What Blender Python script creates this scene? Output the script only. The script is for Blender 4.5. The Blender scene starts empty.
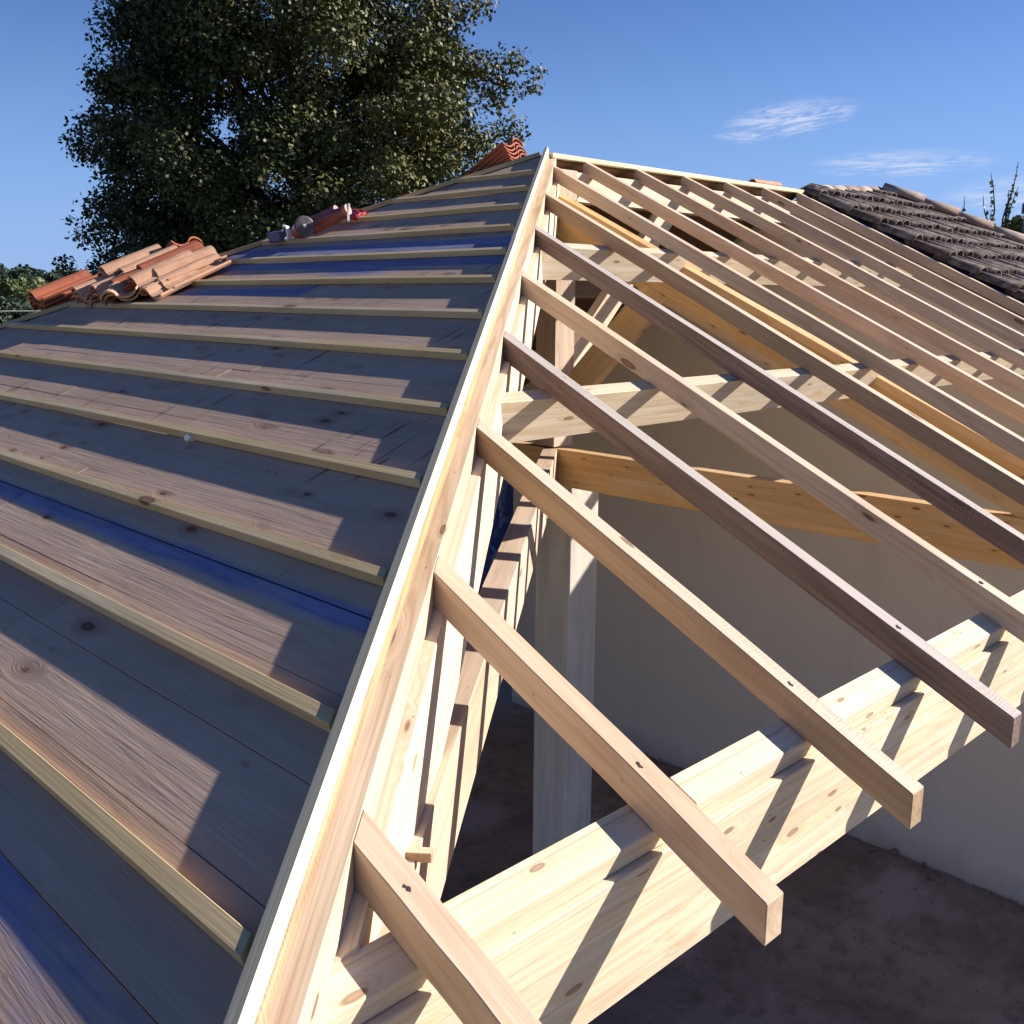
import bpy, bmesh, math, random
import numpy as np
from mathutils import Vector, Matrix
random.seed(7)
C = bpy.context.scene.collection
SB = 0.4778                      # pitch of the open slope (rise per metre, along Y)
HM = 0.8405                      # plan direction of the hip (1, HM)
SA = SB*HM                       # pitch of the boarded slope (along X)
HX = 0.178                       # x offset of the hip line

# ------------------------------------------------------------------ node helpers
def new_mat(name):
    m = bpy.data.materials.new(name); m.use_nodes = True
    nt = m.node_tree; nt.nodes.clear()
    out = nt.nodes.new('ShaderNodeOutputMaterial'); b = nt.nodes.new('ShaderNodeBsdfPrincipled')
    nt.links.new(b.outputs[0], out.inputs[0])
    return m, nt, b
class N:
    def __init__(s, nt): s.nt = nt
    def n(s, t, **kw):
        x = s.nt.nodes.new('ShaderNode'+t)
        for k, v in kw.items(): setattr(x, k, v)
        return x
    def l(s, a, b): s.nt.links.new(a, b)
    def setin(s, sock, v):
        if isinstance(v, bpy.types.NodeSocket): s.l(v, sock)
        else: sock.default_value = v
    def coord(s, kind='Object'): return s.n('TexCoord').outputs[kind]
    def vm(s, op, a, b=None, scale=None):
        x = s.n('VectorMath', operation=op); s.setin(x.inputs[0], a)
        if b is not None: s.setin(x.inputs[1], b)
        if scale is not None: s.setin(x.inputs['Scale'], scale)
        return x.outputs[0]
    def m(s, op, a, b=0.0, c=0.0, clamp=False):
        x = s.n('Math', operation=op, use_clamp=clamp); s.setin(x.inputs[0], a); s.setin(x.inputs[1], b); s.setin(x.inputs[2], c)
        return x.outputs[0]
    def noise(s, v, scale=1, detail=4, rough=.55, dist=0):
        x = s.n('TexNoise'); s.setin(x.inputs['Vector'], v); x.inputs['Scale'].default_value = scale
        x.inputs['Detail'].default_value = detail; x.inputs['Roughness'].default_value = rough; x.inputs['Distortion'].default_value = dist
        return x.outputs[0]
    def vor(s, v, scale=1, feature='F1'):
        x = s.n('TexVoronoi', feature=feature); s.setin(x.inputs['Vector'], v); x.inputs['Scale'].default_value = scale
        return x
    def ramp(s, f, lo, hi, a=0.0, b=1.0, smooth=True):
        x = s.n('MapRange'); x.interpolation_type = 'SMOOTHSTEP' if smooth else 'LINEAR'
        s.setin(x.inputs[0], f); x.inputs[1].default_value = lo; x.inputs[2].default_value = hi
        x.inputs[3].default_value = a; x.inputs[4].default_value = b
        return x.outputs[0]
    def mix(s, f, a, b, mode='MIX'):
        x = s.n('Mix', data_type='RGBA', blend_type=mode); s.setin(x.inputs[0], f)
        for sock, v in ((x.inputs[6], a), (x.inputs[7], b)):
            if isinstance(v, tuple) and len(v) == 3: v = v+(1,)
            s.setin(sock, v)
        return x.outputs[2]
    def bump(s, h, strength, dist, b):
        x = s.n('Bump'); x.inputs['Strength'].default_value = strength; x.inputs['Distance'].default_value = dist
        s.l(h, x.inputs['Height']); s.l(x.outputs[0], b.inputs['Normal'])

def wood(name, light, dark, knot=(.16, .07, .03), knots=.5, rough=.62, saw=0.0, stain=None, grain=1.0, kscale=1.0, ks=1.0, top=None, lam=0.0):
    m, nt, b = new_mat(name); g = N(nt)
    co = g.coord(); rnd = g.n('ObjectInfo').outputs['Random']
    off = g.n('CombineXYZ'); g.l(g.m('MULTIPLY', rnd, 37.0), off.inputs[0]); g.l(g.m('MULTIPLY', rnd, 11.0), off.inputs[1]); g.l(g.m('MULTIPLY', rnd, 23.0), off.inputs[2])
    p = g.vm('ADD', co, off.outputs[0])
    if lam:
        lz = g.n('SeparateXYZ'); g.l(co, lz.inputs[0]); lq = g.m('DIVIDE', g.m('ADD', lz.outputs[2], 7.013), lam); li = g.m('FLOOR', lq)
        wn = g.n('TexWhiteNoise', noise_dimensions='1D'); g.l(g.m('ADD', li, rnd), wn.inputs['W'])
        lv = wn.outputs['Value']; lo_ = g.n('CombineXYZ'); g.l(g.m('MULTIPLY', lv, 19.0), lo_.inputs[0]); g.l(g.m('MULTIPLY', lv, 7.0), lo_.inputs[1])
        p = g.vm('ADD', p, lo_.outputs[0]); lf = g.m('FRACT', lq); lline = g.m('MAXIMUM', g.ramp(lf, 0, .035, 1, 0), g.ramp(lf, .965, 1, 0, 1))
    vo = g.vor(g.vm('MULTIPLY', p, (3.1*kscale, 10.5*kscale, 10.5*kscale)))
    kd = vo.outputs['Distance']; kr = g.n('SeparateColor'); g.l(vo.outputs['Color'], kr.inputs[0])
    on = g.m('GREATER_THAN', kr.outputs[0], 1-knots)
    size = g.m('MULTIPLY_ADD', kr.outputs[1], .13*ks, .03*ks)
    rel = g.m('DIVIDE', kd, size)
    core = g.m('MULTIPLY', g.ramp(rel, .75, 1.12, 1, 0), on); ring = g.m('MULTIPLY', g.m('MULTIPLY', g.ramp(rel, .6, .9), g.ramp(rel, .95, 1.3, 1, 0)), on)
    halo = g.m('MULTIPLY', g.ramp(rel, .8, 3.6, 1, 0), on)
    # grain bends around the knots
    warp = g.vm('SCALE', (0.0, .035, .035), scale=halo)
    q = g.vm('ADD', p, warp)
    fine = g.noise(g.vm('MULTIPLY', q, (2.2, 150, 150)), 1, 3, .6)
    mid = g.noise(g.vm('MULTIPLY', q, (1.1, 34, 34)), 1, 4, .6, .6)
    broad = g.noise(g.vm('MULTIPLY', p, (1.3, 5, 5)), 1, 2)
    rings = g.m('SINE', g.m('MULTIPLY', g.noise(g.vm('MULTIPLY', q, (.45, 7, 7)), 1, 1, .4), 95.0))
    t = g.m('ADD', g.m('MULTIPLY', g.ramp(mid, .35, .68), .42), g.m('MULTIPLY', g.ramp(fine, .3, .7), .22))
    t = g.m('ADD', t, g.m('MULTIPLY', g.ramp(rings, -.2, 1), .26))
    t = g.m('MULTIPLY', t, grain)
    t = g.m('ADD', t, g.m('MULTIPLY', halo, .28), clamp=True)
    col = g.mix(t, light, dark)
    hv = g.n('HueSaturation'); g.l(col, hv.inputs['Color'])
    g.l(g.ramp(broad, .25, .75, .84, 1.14, False), hv.inputs['Value'])
    g.l(g.ramp(g.noise(g.vm('MULTIPLY', p, (.6, 3, 3)), 1, 1), .3, .7, .85, 1.12, False), hv.inputs['Saturation'])
    col = g.mix(g.m('MULTIPLY', core, .75), hv.outputs[0], knot); col = g.mix(g.m('MULTIPLY', ring, .6), col, tuple(c*.45 for c in knot))
    if lam: col = g.mix(g.m('MULTIPLY', lv, .22), col, dark); col = g.mix(g.m('MULTIPLY', lline, .38), col, tuple(c*.4 for c in dark))
    # small dirt specks and scuffs
    sp = g.vor(g.vm('MULTIPLY', p, (22, 45, 45))); sr = g.n('SeparateColor'); g.l(sp.outputs['Color'], sr.inputs[0])
    spk = g.m('MULTIPLY', g.ramp(sp.outputs['Distance'], .05, .16, 1, 0), g.m('GREATER_THAN', sr.outputs[0], .93))
    col = g.mix(g.m('MULTIPLY', spk, .6), col, (.07, .045, .03))
    if stain:
        st = g.noise(g.vm('MULTIPLY', p, (2.5, 9, 9)), 1, 5, .65, .4)
        col = g.mix(g.ramp(st, .45, .72, 0, .75), col, stain)
    if top:      # planed / bleached upper face of the timber, with sun and grazing light painted in
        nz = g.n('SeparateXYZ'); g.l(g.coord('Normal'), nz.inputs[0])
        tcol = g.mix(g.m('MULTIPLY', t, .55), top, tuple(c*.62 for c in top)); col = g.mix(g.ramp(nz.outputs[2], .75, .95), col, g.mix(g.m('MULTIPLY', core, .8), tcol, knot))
    h = g.m('ADD', g.m('MULTIPLY', fine, .6), g.m('MULTIPLY', mid, .8))
    if saw:
        sw = g.n('SeparateXYZ'); g.l(p, sw.inputs[0])
        w = g.m('SINE', g.m('ADD', g.m('MULTIPLY', sw.outputs[0], 520.0), g.m('MULTIPLY', g.noise(g.vm('MULTIPLY', p, (9, 3, 3)), 1, 3), 60.0)))
        w2 = g.m('MULTIPLY', w, g.m('MULTIPLY', g.ramp(broad, .4, .65), g.ramp(mid, .35, .6)))
        col = g.mix(g.m('MULTIPLY', g.ramp(w2, 0, 1), saw), col, (.05, .035, .03))
        h = g.m('ADD', h, g.m('MULTIPLY', w2, .35))
    g.l(col, b.inputs['Base Color']); b.inputs['Roughness'].default_value = rough
    b.inputs['Specular IOR Level'].default_value = .25
    g.bump(h, .35, .0025, b)
    return m

M = {}
M['spruce']   = wood('spruce', (.60, .455, .335), (.42, .29, .195), knots=.5)
M['spruce2']  = wood('spruce_warm', (.63, .475, .34), (.46, .32, .205), knots=.6, kscale=1.2)
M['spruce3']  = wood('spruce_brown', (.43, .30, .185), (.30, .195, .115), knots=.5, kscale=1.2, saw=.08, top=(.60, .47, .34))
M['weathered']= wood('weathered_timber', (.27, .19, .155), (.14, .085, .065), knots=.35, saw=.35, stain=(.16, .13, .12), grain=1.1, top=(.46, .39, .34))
M['cream']    = wood('cream_glulam', (.78, .66, .49), (.58, .425, .265), knots=.95, ks=.95, kscale=1.7, knot=(.24, .115, .05), grain=.95, lam=.0425)
M['amber']    = wood('bounce_lit_glulam', (.76, .50, .24), (.60, .34, .13), knots=.95, ks=.95, kscale=1.7, lam=.0425, knot=(.12, .035, .012), grain=.8)  # ordinary timber; warm bounced light is put into this amber colour
M['batten']   = wood('treated_batten', (.56, .43, .24), (.43, .31, .155), knots=.35, grain=.8, rough=.8)
M['hipbatten']= wood('hip_batten_wood', (.82, .76, .52), (.66, .57, .34), knots=.3, grain=.9, rough=.8, top=(.29, .275, .215))  # rough grey top, also darkened in colour for the grazing sun
M['hip']      = wood('hip_rafter_wood', (.68, .52, .36), (.46, .31, .19), knots=.4, kscale=.8, grain=1.25)
M['edge']     = wood('raw_board_edge', (.52, .36, .20), (.30, .18, .09), knots=.6, knot=(.1, .05, .02), saw=.3, grain=1.2, rough=.9)
M['brown']    = wood('brown_boards', (.16, .085, .05), (.09, .045, .025), knots=.4)
M['cream_lath'] = wood('pale_sawn_batten', (.74, .64, .42), (.60, .48, .27), knots=.2, grain=.7)

# boarded deck: per board colour attributes
def deck_mat():
    m, nt, b = new_mat('weathered_deck_boards'); g = N(nt)
    co = g.coord(); at = g.n('Attribute', attribute_name='board'); sc = g.n('SeparateColor'); g.l(at.outputs['Color'], sc.inputs[0])
    r, gr, bl = sc.outputs
    off = g.n('CombineXYZ'); g.l(g.m('MULTIPLY', r, 31.0), off.inputs[0]); g.l(g.m('MULTIPLY', gr, 17.0), off.inputs[1])
    p = g.vm('ADD', co, off.outputs[0])                 # local y = along the boards, x = up the slope
    vo = g.vor(g.vm('MULTIPLY', p, (10.5, 4.6, 8))); kr = g.n('SeparateColor'); g.l(vo.outputs['Color'], kr.inputs[0])
    on = g.m('GREATER_THAN', kr.outputs[0], .45)
    rel = g.m('DIVIDE', vo.outputs['Distance'], g.m('MULTIPLY_ADD', kr.outputs[1], .13, .03))
    core = g.m('MULTIPLY', g.ramp(rel, .7, 1.15, 1, 0), on); halo = g.m('MULTIPLY', g.ramp(rel, .8, 3.2, 1, 0), on)
    q = g.vm('ADD', p, g.vm('SCALE', (.045, 0.0, 0.0), scale=halo))
    fine = g.noise(g.vm('MULTIPLY', q, (120, 2.5, 20)), 1, 3, .6)
    mid = g.noise(g.vm('MULTIPLY', q, (24, 1.4, 20)), 1, 5, .65, 1.0)
    rings = g.m('SINE', g.m('MULTIPLY', g.noise(g.vm('MULTIPLY', q, (4.0, .55, 4)), 1, 2, .45), 90.0))
    t = g.m('ADD', g.m('MULTIPLY', g.ramp(g.noise(g.vm('MULTIPLY', q, (5, 1.6, 5)), 1, 5, .6), .3, .7), .35), g.m('ADD', g.m('MULTIPLY', g.ramp(mid, .3, .7), .2), g.m('MULTIPLY', g.ramp(fine, .3, .7), .13)))
    t = g.m('ADD', t, g.m('MULTIPLY', g.ramp(rings, 0, 1), .09)); t = g.m('ADD', t, g.m('MULTIPLY', halo, .25), clamp=True)
    c1 = g.mix(r, (.455, .325, .24), (.515, .37, .27)); c2 = g.mix(r, (.30, .195, .142), (.35, .23, .165))
    col = g.mix(t, c1, c2)
    col = g.mix(g.m('MULTIPLY', halo, .4), col, (.27, .135, .08))
    # rusty pink boards
    col = g.mix(g.m('MULTIPLY', g.ramp(gr, .88, .9), .62), col, (.45, .20, .11))
    # blue sapstain and chalk: where the board carries it, cloudy
    cloud = g.noise(g.vm('MULTIPLY', co, (5, .8, 3)), 1, 4, .6, .5)
    bm = g.m('MULTIPLY', g.ramp(g.m('ADD', bl, g.m('MULTIPLY', g.m('SUBTRACT', cloud, .5), .9)), .42, .62), .8)
    bluec = g.mix(g.ramp(mid, .3, .7), (.19, .22, .40), (.10, .125, .25))
    col = g.mix(bm, col, bluec)
    sx = g.n('SeparateXYZ'); g.l(co, sx.inputs[0])
    d = g.m('ABSOLUTE', g.m('ADD', g.m('ADD', sx.outputs[0], 4.505), g.m('MULTIPLY', g.m('SUBTRACT', g.noise(g.vm('MULTIPLY', co, (1, 1.6, 1)), 1, 4, .6), .5), .09)))
    col = g.mix(g.m('MULTIPLY', g.ramp(d, .018, .05, .85, 0), g.ramp(g.noise(g.vm('MULTIPLY', co, (6, 2.2, 1)), 1, 4, .6), .33, .48, .7, 1)), col, bluec)
    col = g.mix(g.ramp(g.m('ABSOLUTE', g.m('ADD', sx.outputs[0], 4.477)), .0015, .004, .9, 0), col, (.02, .02, .035))
    # dirty water streaks running up and down the slope, more on the upper boards
    st = g.noise(g.vm('MULTIPLY', co, (2.2, 26, 1)), 1, 4, .6, .3)
    up = g.ramp(sx.outputs[0], -4.7, -4.0)
    sm = g.m('MULTIPLY', g.ramp(st, .60, .66), g.m('MULTIPLY', up, g.ramp(g.noise(co, 2.2, 2), .45, .6, 0, .75)))
    col = g.mix(sm, col, (.045, .032, .03))
    col = g.mix(g.m('MULTIPLY', core, .85), col, (.13, .05, .025))
    sp = g.vor(g.vm('MULTIPLY', co, (14, 14, 1))); sr = g.n('SeparateColor'); g.l(sp.outputs['Color'], sr.inputs[0])
    col = g.mix(g.m('MULTIPLY', g.ramp(sp.outputs['Distance'], .04, .07, 1, 0), g.m('GREATER_THAN', sr.outputs[0], .9)), col, (.02, .015, .015))
    g.l(col, b.inputs['Base Color']); b.inputs['Roughness'].default_value = .7; b.inputs['Specular IOR Level'].default_value = .12
    g.bump(g.m('ADD', g.m('MULTIPLY', fine, .5), g.m('ADD', mid, g.m('MULTIPLY', halo, -.8))), .5, .004, b)
    return m
M['deck'] = deck_mat()

def clay(name, a, bcol, dark, lichen=None, amount=.5, rough=.8, sc=14):
    m, nt, b = new_mat(name); g = N(nt); co = g.coord(); rnd = g.n('ObjectInfo').outputs['Random']
    at = g.n('Attribute', attribute_name='tone').outputs['Fac']
    off = g.n('CombineXYZ'); g.l(g.m('MULTIPLY', rnd, 40.0), off.inputs[0]); p = g.vm('ADD', co, off.outputs[0])
    n1 = g.noise(p, sc, 5, .65); n2 = g.noise(p, sc*.25, 3, .6)
    col = g.mix(g.m('ADD', g.m('MULTIPLY', n2, .5), g.m('MULTIPLY', at, .5)), a, bcol)
    col = g.mix(g.ramp(n1, .45, .75, 0, .6), col, dark)
    if lichen:
        l1 = g.noise(p, sc*.9, 6, .7); col = g.mix(g.ramp(g.m('ADD', l1, g.m('MULTIPLY', at, .12)), .5, .68, 0, amount), col, lichen)
    g.l(col, b.inputs['Base Color']); b.inputs['Roughness'].default_value = rough; b.inputs['Specular IOR Level'].default_value = .2
    g.bump(n1, .4, .004, b); return m
M['clay'] = clay('terracotta', (.33, .095, .05), (.41, .14, .075), (.20, .06, .035))  # red deepened to paint in the shade on the stack sides
M['clay_pale'] = clay('sunlit_terracotta', (.52, .31, .20), (.46, .24, .14), (.34, .16, .09))  # paler copy with sunlight on the tile tops put into the colour
M['oldclay'] = clay('old_weathered_tile', (.115, .078, .064), (.068, .05, .048), (.024, .02, .021), (.30, .25, .22), .6, .9, 17)
M['oldcap'] = clay('old_ridge_tile', (.30, .20, .15), (.22, .15, .12), (.09, .065, .06), (.40, .34, .29), .6, .9, 9)

def flat(name, col, rough=.6, metal=0.0, var=.15, sc=8, bump=.2):
    m, nt, b = new_mat(name); g = N(nt); n1 = g.noise(g.coord(), sc, 5, .6)
    c2 = tuple(c*(1-var*2) for c in col)
    g.l(g.mix(g.ramp(n1, .3, .7), col, c2), b.inputs['Base Color'])
    b.inputs['Roughness'].default_value = rough; b.inputs['Metallic'].default_value = metal
    g.bump(n1, bump, .003, b); return m
M['blue_can'] = flat('blue_grey_plastic', (.13, .13, .22), .5, sc=30)
M['white'] = flat('white_plastic', (.8, .8, .78), .5, var=.05)
M['orange'] = flat('orange_housing', (.45, .14, .06), .45)
M['greydisc'] = flat('grey_metal_guard', (.13, .11, .11), .55, .2, .3, 40)
M['darkred'] = flat('dark_red_housing', (.22, .05, .045), .45)
M['red'] = flat('red_plastic', (.45, .03, .04), .4)
M['steel'] = flat('galvanised_steel', (.42, .42, .42), .4, .8)
M['plaster'] = flat('white_plaster', (.8, .8, .78), .8, var=.05)

def wall_mat(name, col, c2, crackle=False):
    m, nt, b = new_mat(name); g = N(nt); co = g.coord()
    n0 = g.noise(co, .7, 3, .6); n1 = g.noise(co, 5, 4, .6); n2 = g.noise(co, 60, 2, .6)
    c = g.mix(g.m('ADD', g.m('MULTIPLY', n0, .7), g.m('MULTIPLY', n1, .3)), col, c2)
    dr = g.noise(g.vm('MULTIPLY', co, (3, 3.2, .25)), 1, 5, .6); c = g.mix(g.ramp(dr, .56, .75, 0, .28), c, tuple(x*.72 for x in col))
    pt = g.noise(g.vm('MULTIPLY', co, (1, 1.1, 1.6)), 1, 6, .7, .8); c = g.mix(g.ramp(pt, .55, .62, 0, .12), c, tuple(min(.9, x*1.15) for x in col))
    hz = g.n('SeparateXYZ'); g.l(co, hz.inputs[0]); spl = g.ramp(g.m('ADD', hz.outputs[2], g.m('MULTIPLY', n1, .35)), -6.0, -5.55, .5, 0)
    c = g.mix(spl, c, (.26, .20, .16)); n2 = g.m('ADD', n2, g.m('MULTIPLY', pt, 2.0))
    g.l(c, b.inputs['Base Color']); b.inputs['Roughness'].default_value = .9; b.inputs['Specular IOR Level'].default_value = .15
    g.bump(n2, .35, .003, b); return m
M['render'] = wall_mat('taupe_wall_render', (.83, .71, .55), (.77, .65, .49))
def conc():
    m, nt, b = new_mat('cast_concrete'); g = N(nt); co = g.coord()
    st = g.noise(g.vm('MULTIPLY', co, (7, 7, .8)), 1, 5, .6); n1 = g.noise(co, 25, 4)
    c = g.mix(g.ramp(st, .3, .7), (.68, .61, .51), (.52, .46, .38)); c = g.mix(g.ramp(n1, .55, .75, 0, .35), c, (.33, .31, .28))
    # cold joint between the pours
    sz = g.n('SeparateXYZ'); g.l(co, sz.inputs[0])
    jl = g.m('ABSOLUTE', g.m('SUBTRACT', g.m('ADD', sz.outputs[2], g.m('MULTIPLY', sz.outputs[0], .25)), -.85))
    c = g.mix(g.ramp(jl, .0, .008, .5, 0), c, (.75, .73, .7))
    g.l(c, b.inputs['Base Color']); b.inputs['Roughness'].default_value = .85; g.bump(n1, .4, .004, b); return m
M['concrete'] = conc()
def earth():
    m, nt, b = new_mat('packed_earth_floor'); g = N(nt); co = g.coord()
    n0 = g.noise(co, .8, 5, .6, .3); n1 = g.noise(co, 6, 6, .65); 
    c = g.mix(g.ramp(n0, .3, .72), (.23, .175, .14), (.40, .31, .25)); c = g.mix(g.ramp(n1, .45, .7, 0, .5), c, (.13, .088, .07))
    dust = g.noise(g.vm('MULTIPLY', co, (.55, 1.2, 1)), 1, 5, .55, .4); c = g.mix(g.ramp(dust, .54, .68, 0, .8), c, (.44, .36, .34))
    pb = g.vor(co, 26); pr = g.n('SeparateColor'); g.l(pb.outputs['Color'], pr.inputs[0])
    c = g.mix(g.m('MULTIPLY', g.ramp(pb.outputs['Distance'], .1, .25, 1, 0), g.m('GREATER_THAN', pr.outputs[0], .86)), c, (.32, .28, .25))
    g.l(c, b.inputs['Base Color']); b.inputs['Roughness'].default_value = .85; b.inputs['Specular IOR Level'].default_value = .2
    g.bump(g.m('ADD', n1, g.m('MULTIPLY', n0, 2.0)), .6, .03, b); return m
M['earth'] = earth()
def grass():
    m, nt, b = new_mat('field_and_grass'); g = N(nt); co = g.coord()
    n0 = g.noise(co, .035, 3, .5); n1 = g.noise(co, 1.5, 6, .7)
    c = g.mix(g.ramp(n0, .4, .55), (.09, .12, .035), (.33, .27, .13)); c = g.mix(g.ramp(n1, .4, .7, 0, .6), c, (.06, .075, .025))
    g.l(c, b.inputs['Base Color']); b.inputs['Roughness'].default_value = .95; g.bump(n1, .5, .2, b); return m
M['grass'] = grass()
def leaf(name, cols, trans=.25):
    m, nt, b = new_mat(name); g = N(nt)
    at = g.n('Attribute', attribute_name='tone'); f = at.outputs['Fac']
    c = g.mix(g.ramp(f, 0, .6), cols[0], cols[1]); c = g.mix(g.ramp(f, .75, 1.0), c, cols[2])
    g.l(c, b.inputs['Base Color']); b.inputs['Roughness'].default_value = .55; b.inputs['Specular IOR Level'].default_value = .3
    out = [n for n in nt.nodes if n.type == 'OUTPUT_MATERIAL'][0]
    if not trans: return m
    tr = g.n('BsdfTranslucent'); g.l(c, tr.inputs[0]); mx = g.n('MixShader'); mx.inputs[0].default_value = trans
    g.l(b.outputs[0], mx.inputs[1]); g.l(tr.outputs[0], mx.inputs[2]); g.l(mx.outputs[0], out.inputs[0]); return m
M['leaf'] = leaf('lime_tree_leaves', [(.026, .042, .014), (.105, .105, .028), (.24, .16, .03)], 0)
M['leaf_far'] = leaf('distant_leaves', [(.035, .055, .035), (.06, .085, .05), (.09, .11, .05)], .15)
M['leaf_olive'] = leaf('olive_green_leaves', [(.10, .13, .05), (.15, .17, .06), (.2, .2, .08)], .15)
M['bark'] = flat('bark', (.09, .07, .05), .95, sc=20, bump=.8)
def tarp():
    m, nt, b = new_mat('blue_tarpaulin_sheet'); g = N(nt); co = g.coord(); n1 = g.noise(co, 3, 4)
    g.l(g.mix(n1, (.02, .07, .34), (.015, .045, .22)), b.inputs['Base Color']); b.inputs['Roughness'].default_value = .35
    g.bump(g.noise(g.vm('MULTIPLY', co, (4, 2, 9)), 1, 5, .6, .8), .8, .05, b); return m
M['tarp'] = tarp()
M['membrane'] = flat('black_blue_flashing', (.02, .03, .06), .3, sc=14, bump=1.0)

# ------------------------------------------------------------------ object helpers
def tag(o, label=None, cat=None, group=None, kind=None):
    for k, v in (('label', label), ('category', cat), ('group', group), ('kind', kind)):
        if v: o[k] = v
    return o
def empty(name, loc, label, cat, group=None):
    o = bpy.data.objects.new(name, None); o.empty_display_size = .2; o.location = loc; C.objects.link(o)
    return tag(o, label, cat, group)
def link_mesh(name, me, mat, parent=None, mw=None):
    o = bpy.data.objects.new(name, me); C.objects.link(o)
    if mat: me.materials.append(mat)
    if mw is not None: o.matrix_world = mw
    if parent is not None:
        o.parent = parent; o.matrix_parent_inverse = Matrix.Translation(-Vector(parent.location)) if parent.parent is None else parent_inv(parent)
    return o
def parent_inv(p):
    m = Matrix.Identity(4); chain = []
    q = p
    while q: chain.append(q); q = q.parent
    w = Matrix.Identity(4)
    for q in reversed(chain): w = w @ q.matrix_parent_inverse @ q.matrix_basis
    return w.inverted()
def frame(origin, xdir, updir):
    x = Vector(xdir).normalized(); z = Vector(updir); z = (z-x*z.dot(x)).normalized(); y = z.cross(x)
    m = Matrix.Identity(4)
    for i, v in enumerate((x, y, z)):
        for j in range(3): m[j][i] = v[j]
    m.translation = Vector(origin); return m
def finish(bm, name, mat, parent, mw, bev=0.0, smooth=False):
    if bev: bmesh.ops.bevel(bm, geom=list(bm.edges), offset=bev, segments=1, affect='EDGES', clamp_overlap=True)
    bmesh.ops.recalc_face_normals(bm, faces=list(bm.faces))
    me = bpy.data.meshes.new(name); bm.to_mesh(me); bm.free()
    if smooth:
        for p in me.polygons: p.use_smooth = True
    return link_mesh(name, me, mat, parent, mw)
def timber(name, origin, xdir, updir, prof, x0, x1, mat, parent, cut0=None, cut1=None, bev=.0022, bow=0.0):
    """prismatic timber: prof = (y, z) outline in the local frame, run from x0 to x1 along xdir.
    cut0/cut1 = (world point, world normal) plane the end is cut to."""
    mw = frame(origin, xdir, updir); inv = mw.inverted()
    def loc_plane(c):
        if not c: return None
        p = inv @ Vector(c[0]); n = (inv.to_3x3() @ Vector(c[1])); return p, n
    P0, P1 = loc_plane(cut0), loc_plane(cut1)
    def xat(P, y, z, d):
        if not P: return d
        p, n = P; return p.x-((y-p.y)*n.y+(z-p.z)*n.z)/n.x
    bm = bmesh.new()
    a = [bm.verts.new((xat(P0, y, z, x0), y, z)) for y, z in prof]
    b = [bm.verts.new((xat(P1, y, z, x1), y, z)) for y, z in prof]
    n = len(prof); bm.faces.new(a); bm.faces.new(list(reversed(b)))
    for i in range(n): bm.faces.new((a[i], b[i], b[(i+1) % n], a[(i+1) % n]))
    if bow:
        if bev: bmesh.ops.bevel(bm, geom=list(bm.edges), offset=bev, segments=1, affect='EDGES', clamp_overlap=True); bev = 0
        X0, X1 = min(v.co.x for v in bm.verts), max(v.co.x for v in bm.verts)
        for k in range(1, 16):
            bmesh.ops.bisect_plane(bm, geom=list(bm.verts)+list(bm.edges)+list(bm.faces), plane_co=(X0+(X1-X0)*k/16, 0, 0), plane_no=(1, 0, 0))
        rb = random.Random(hash(round(origin[0]*1000)+round(x1*500))); f1, f2, p1_, p2_ = rb.uniform(.8, 1.6), rb.uniform(1.8, 3.0), rb.uniform(0, 6), rb.uniform(0, 6)
        tw = rb.uniform(-1, 1)*bow*3
        for v in bm.verts:
            t = (v.co.x-X0)/(X1-X0); e = math.sin(math.pi*t)
            dy_ = e*bow*(math.sin(f1*3.1*t+p1_)+.4*math.sin(f2*6*t+p2_)); dz_ = e*bow*.6*math.sin(f1*4*t+p2_)
            y_, z_ = v.co.y, v.co.z; v.co.y = y_+dy_-z_*tw*e; v.co.z = z_+dz_+y_*tw*e
    return finish(bm, name, mat, parent, mw, bev)
def rect(y0, y1, z0, z1): return [(y0, z0), (y1, z0), (y1, z1), (y0, z1)]
def box(name, lo, hi, mat, parent=None, bev=.003, rot=None, loc=None):
    bm = bmesh.new(); v = [bm.verts.new((x, y, z)) for x in (lo[0], hi[0]) for y in (lo[1], hi[1]) for z in (lo[2], hi[2])]
    for f in ((0, 1, 3, 2), (4, 6, 7, 5), (0, 4, 5, 1), (2, 3, 7, 6), (0, 2, 6, 4), (1, 5, 7, 3)): bm.faces.new([v[i] for i in f])
    mw = Matrix.Translation(loc or (0, 0, 0)) @ (rot.to_4x4() if rot else Matrix.Identity(4))
    return finish(bm, name, mat, parent, mw, bev)

# directions
RB = Vector((0, 1, SB)).normalized(); NB = Vector((0, -SB, 1)).normalized()      # open slope: up the slope, normal
RA = Vector((1, 0, SA)).normalized(); NA = Vector((-SA, 0, 1)).normalized()      # boarded slope
RH = Vector((1, HM, SA)).normalized(); UH = Vector((-HM, 1, 0)).normalized()     # hip; UH points to the boarded side
NH = RH.cross(UH).normalized()
if NH.z < 0: NH = -NH
HPN = Vector((HM, -1, 0)).normalized()                                            # normal of the hip's open side face
H0 = Vector((-HX, 0, 0))

# ================================================================== TIMBER ROOF FRAME
frame_root = empty('timber_roof_frame', (-.23, -.05, -2.0), 'open timber roof frame of pale new rafters and beams beside the boarded slope', 'roof frame')
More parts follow.
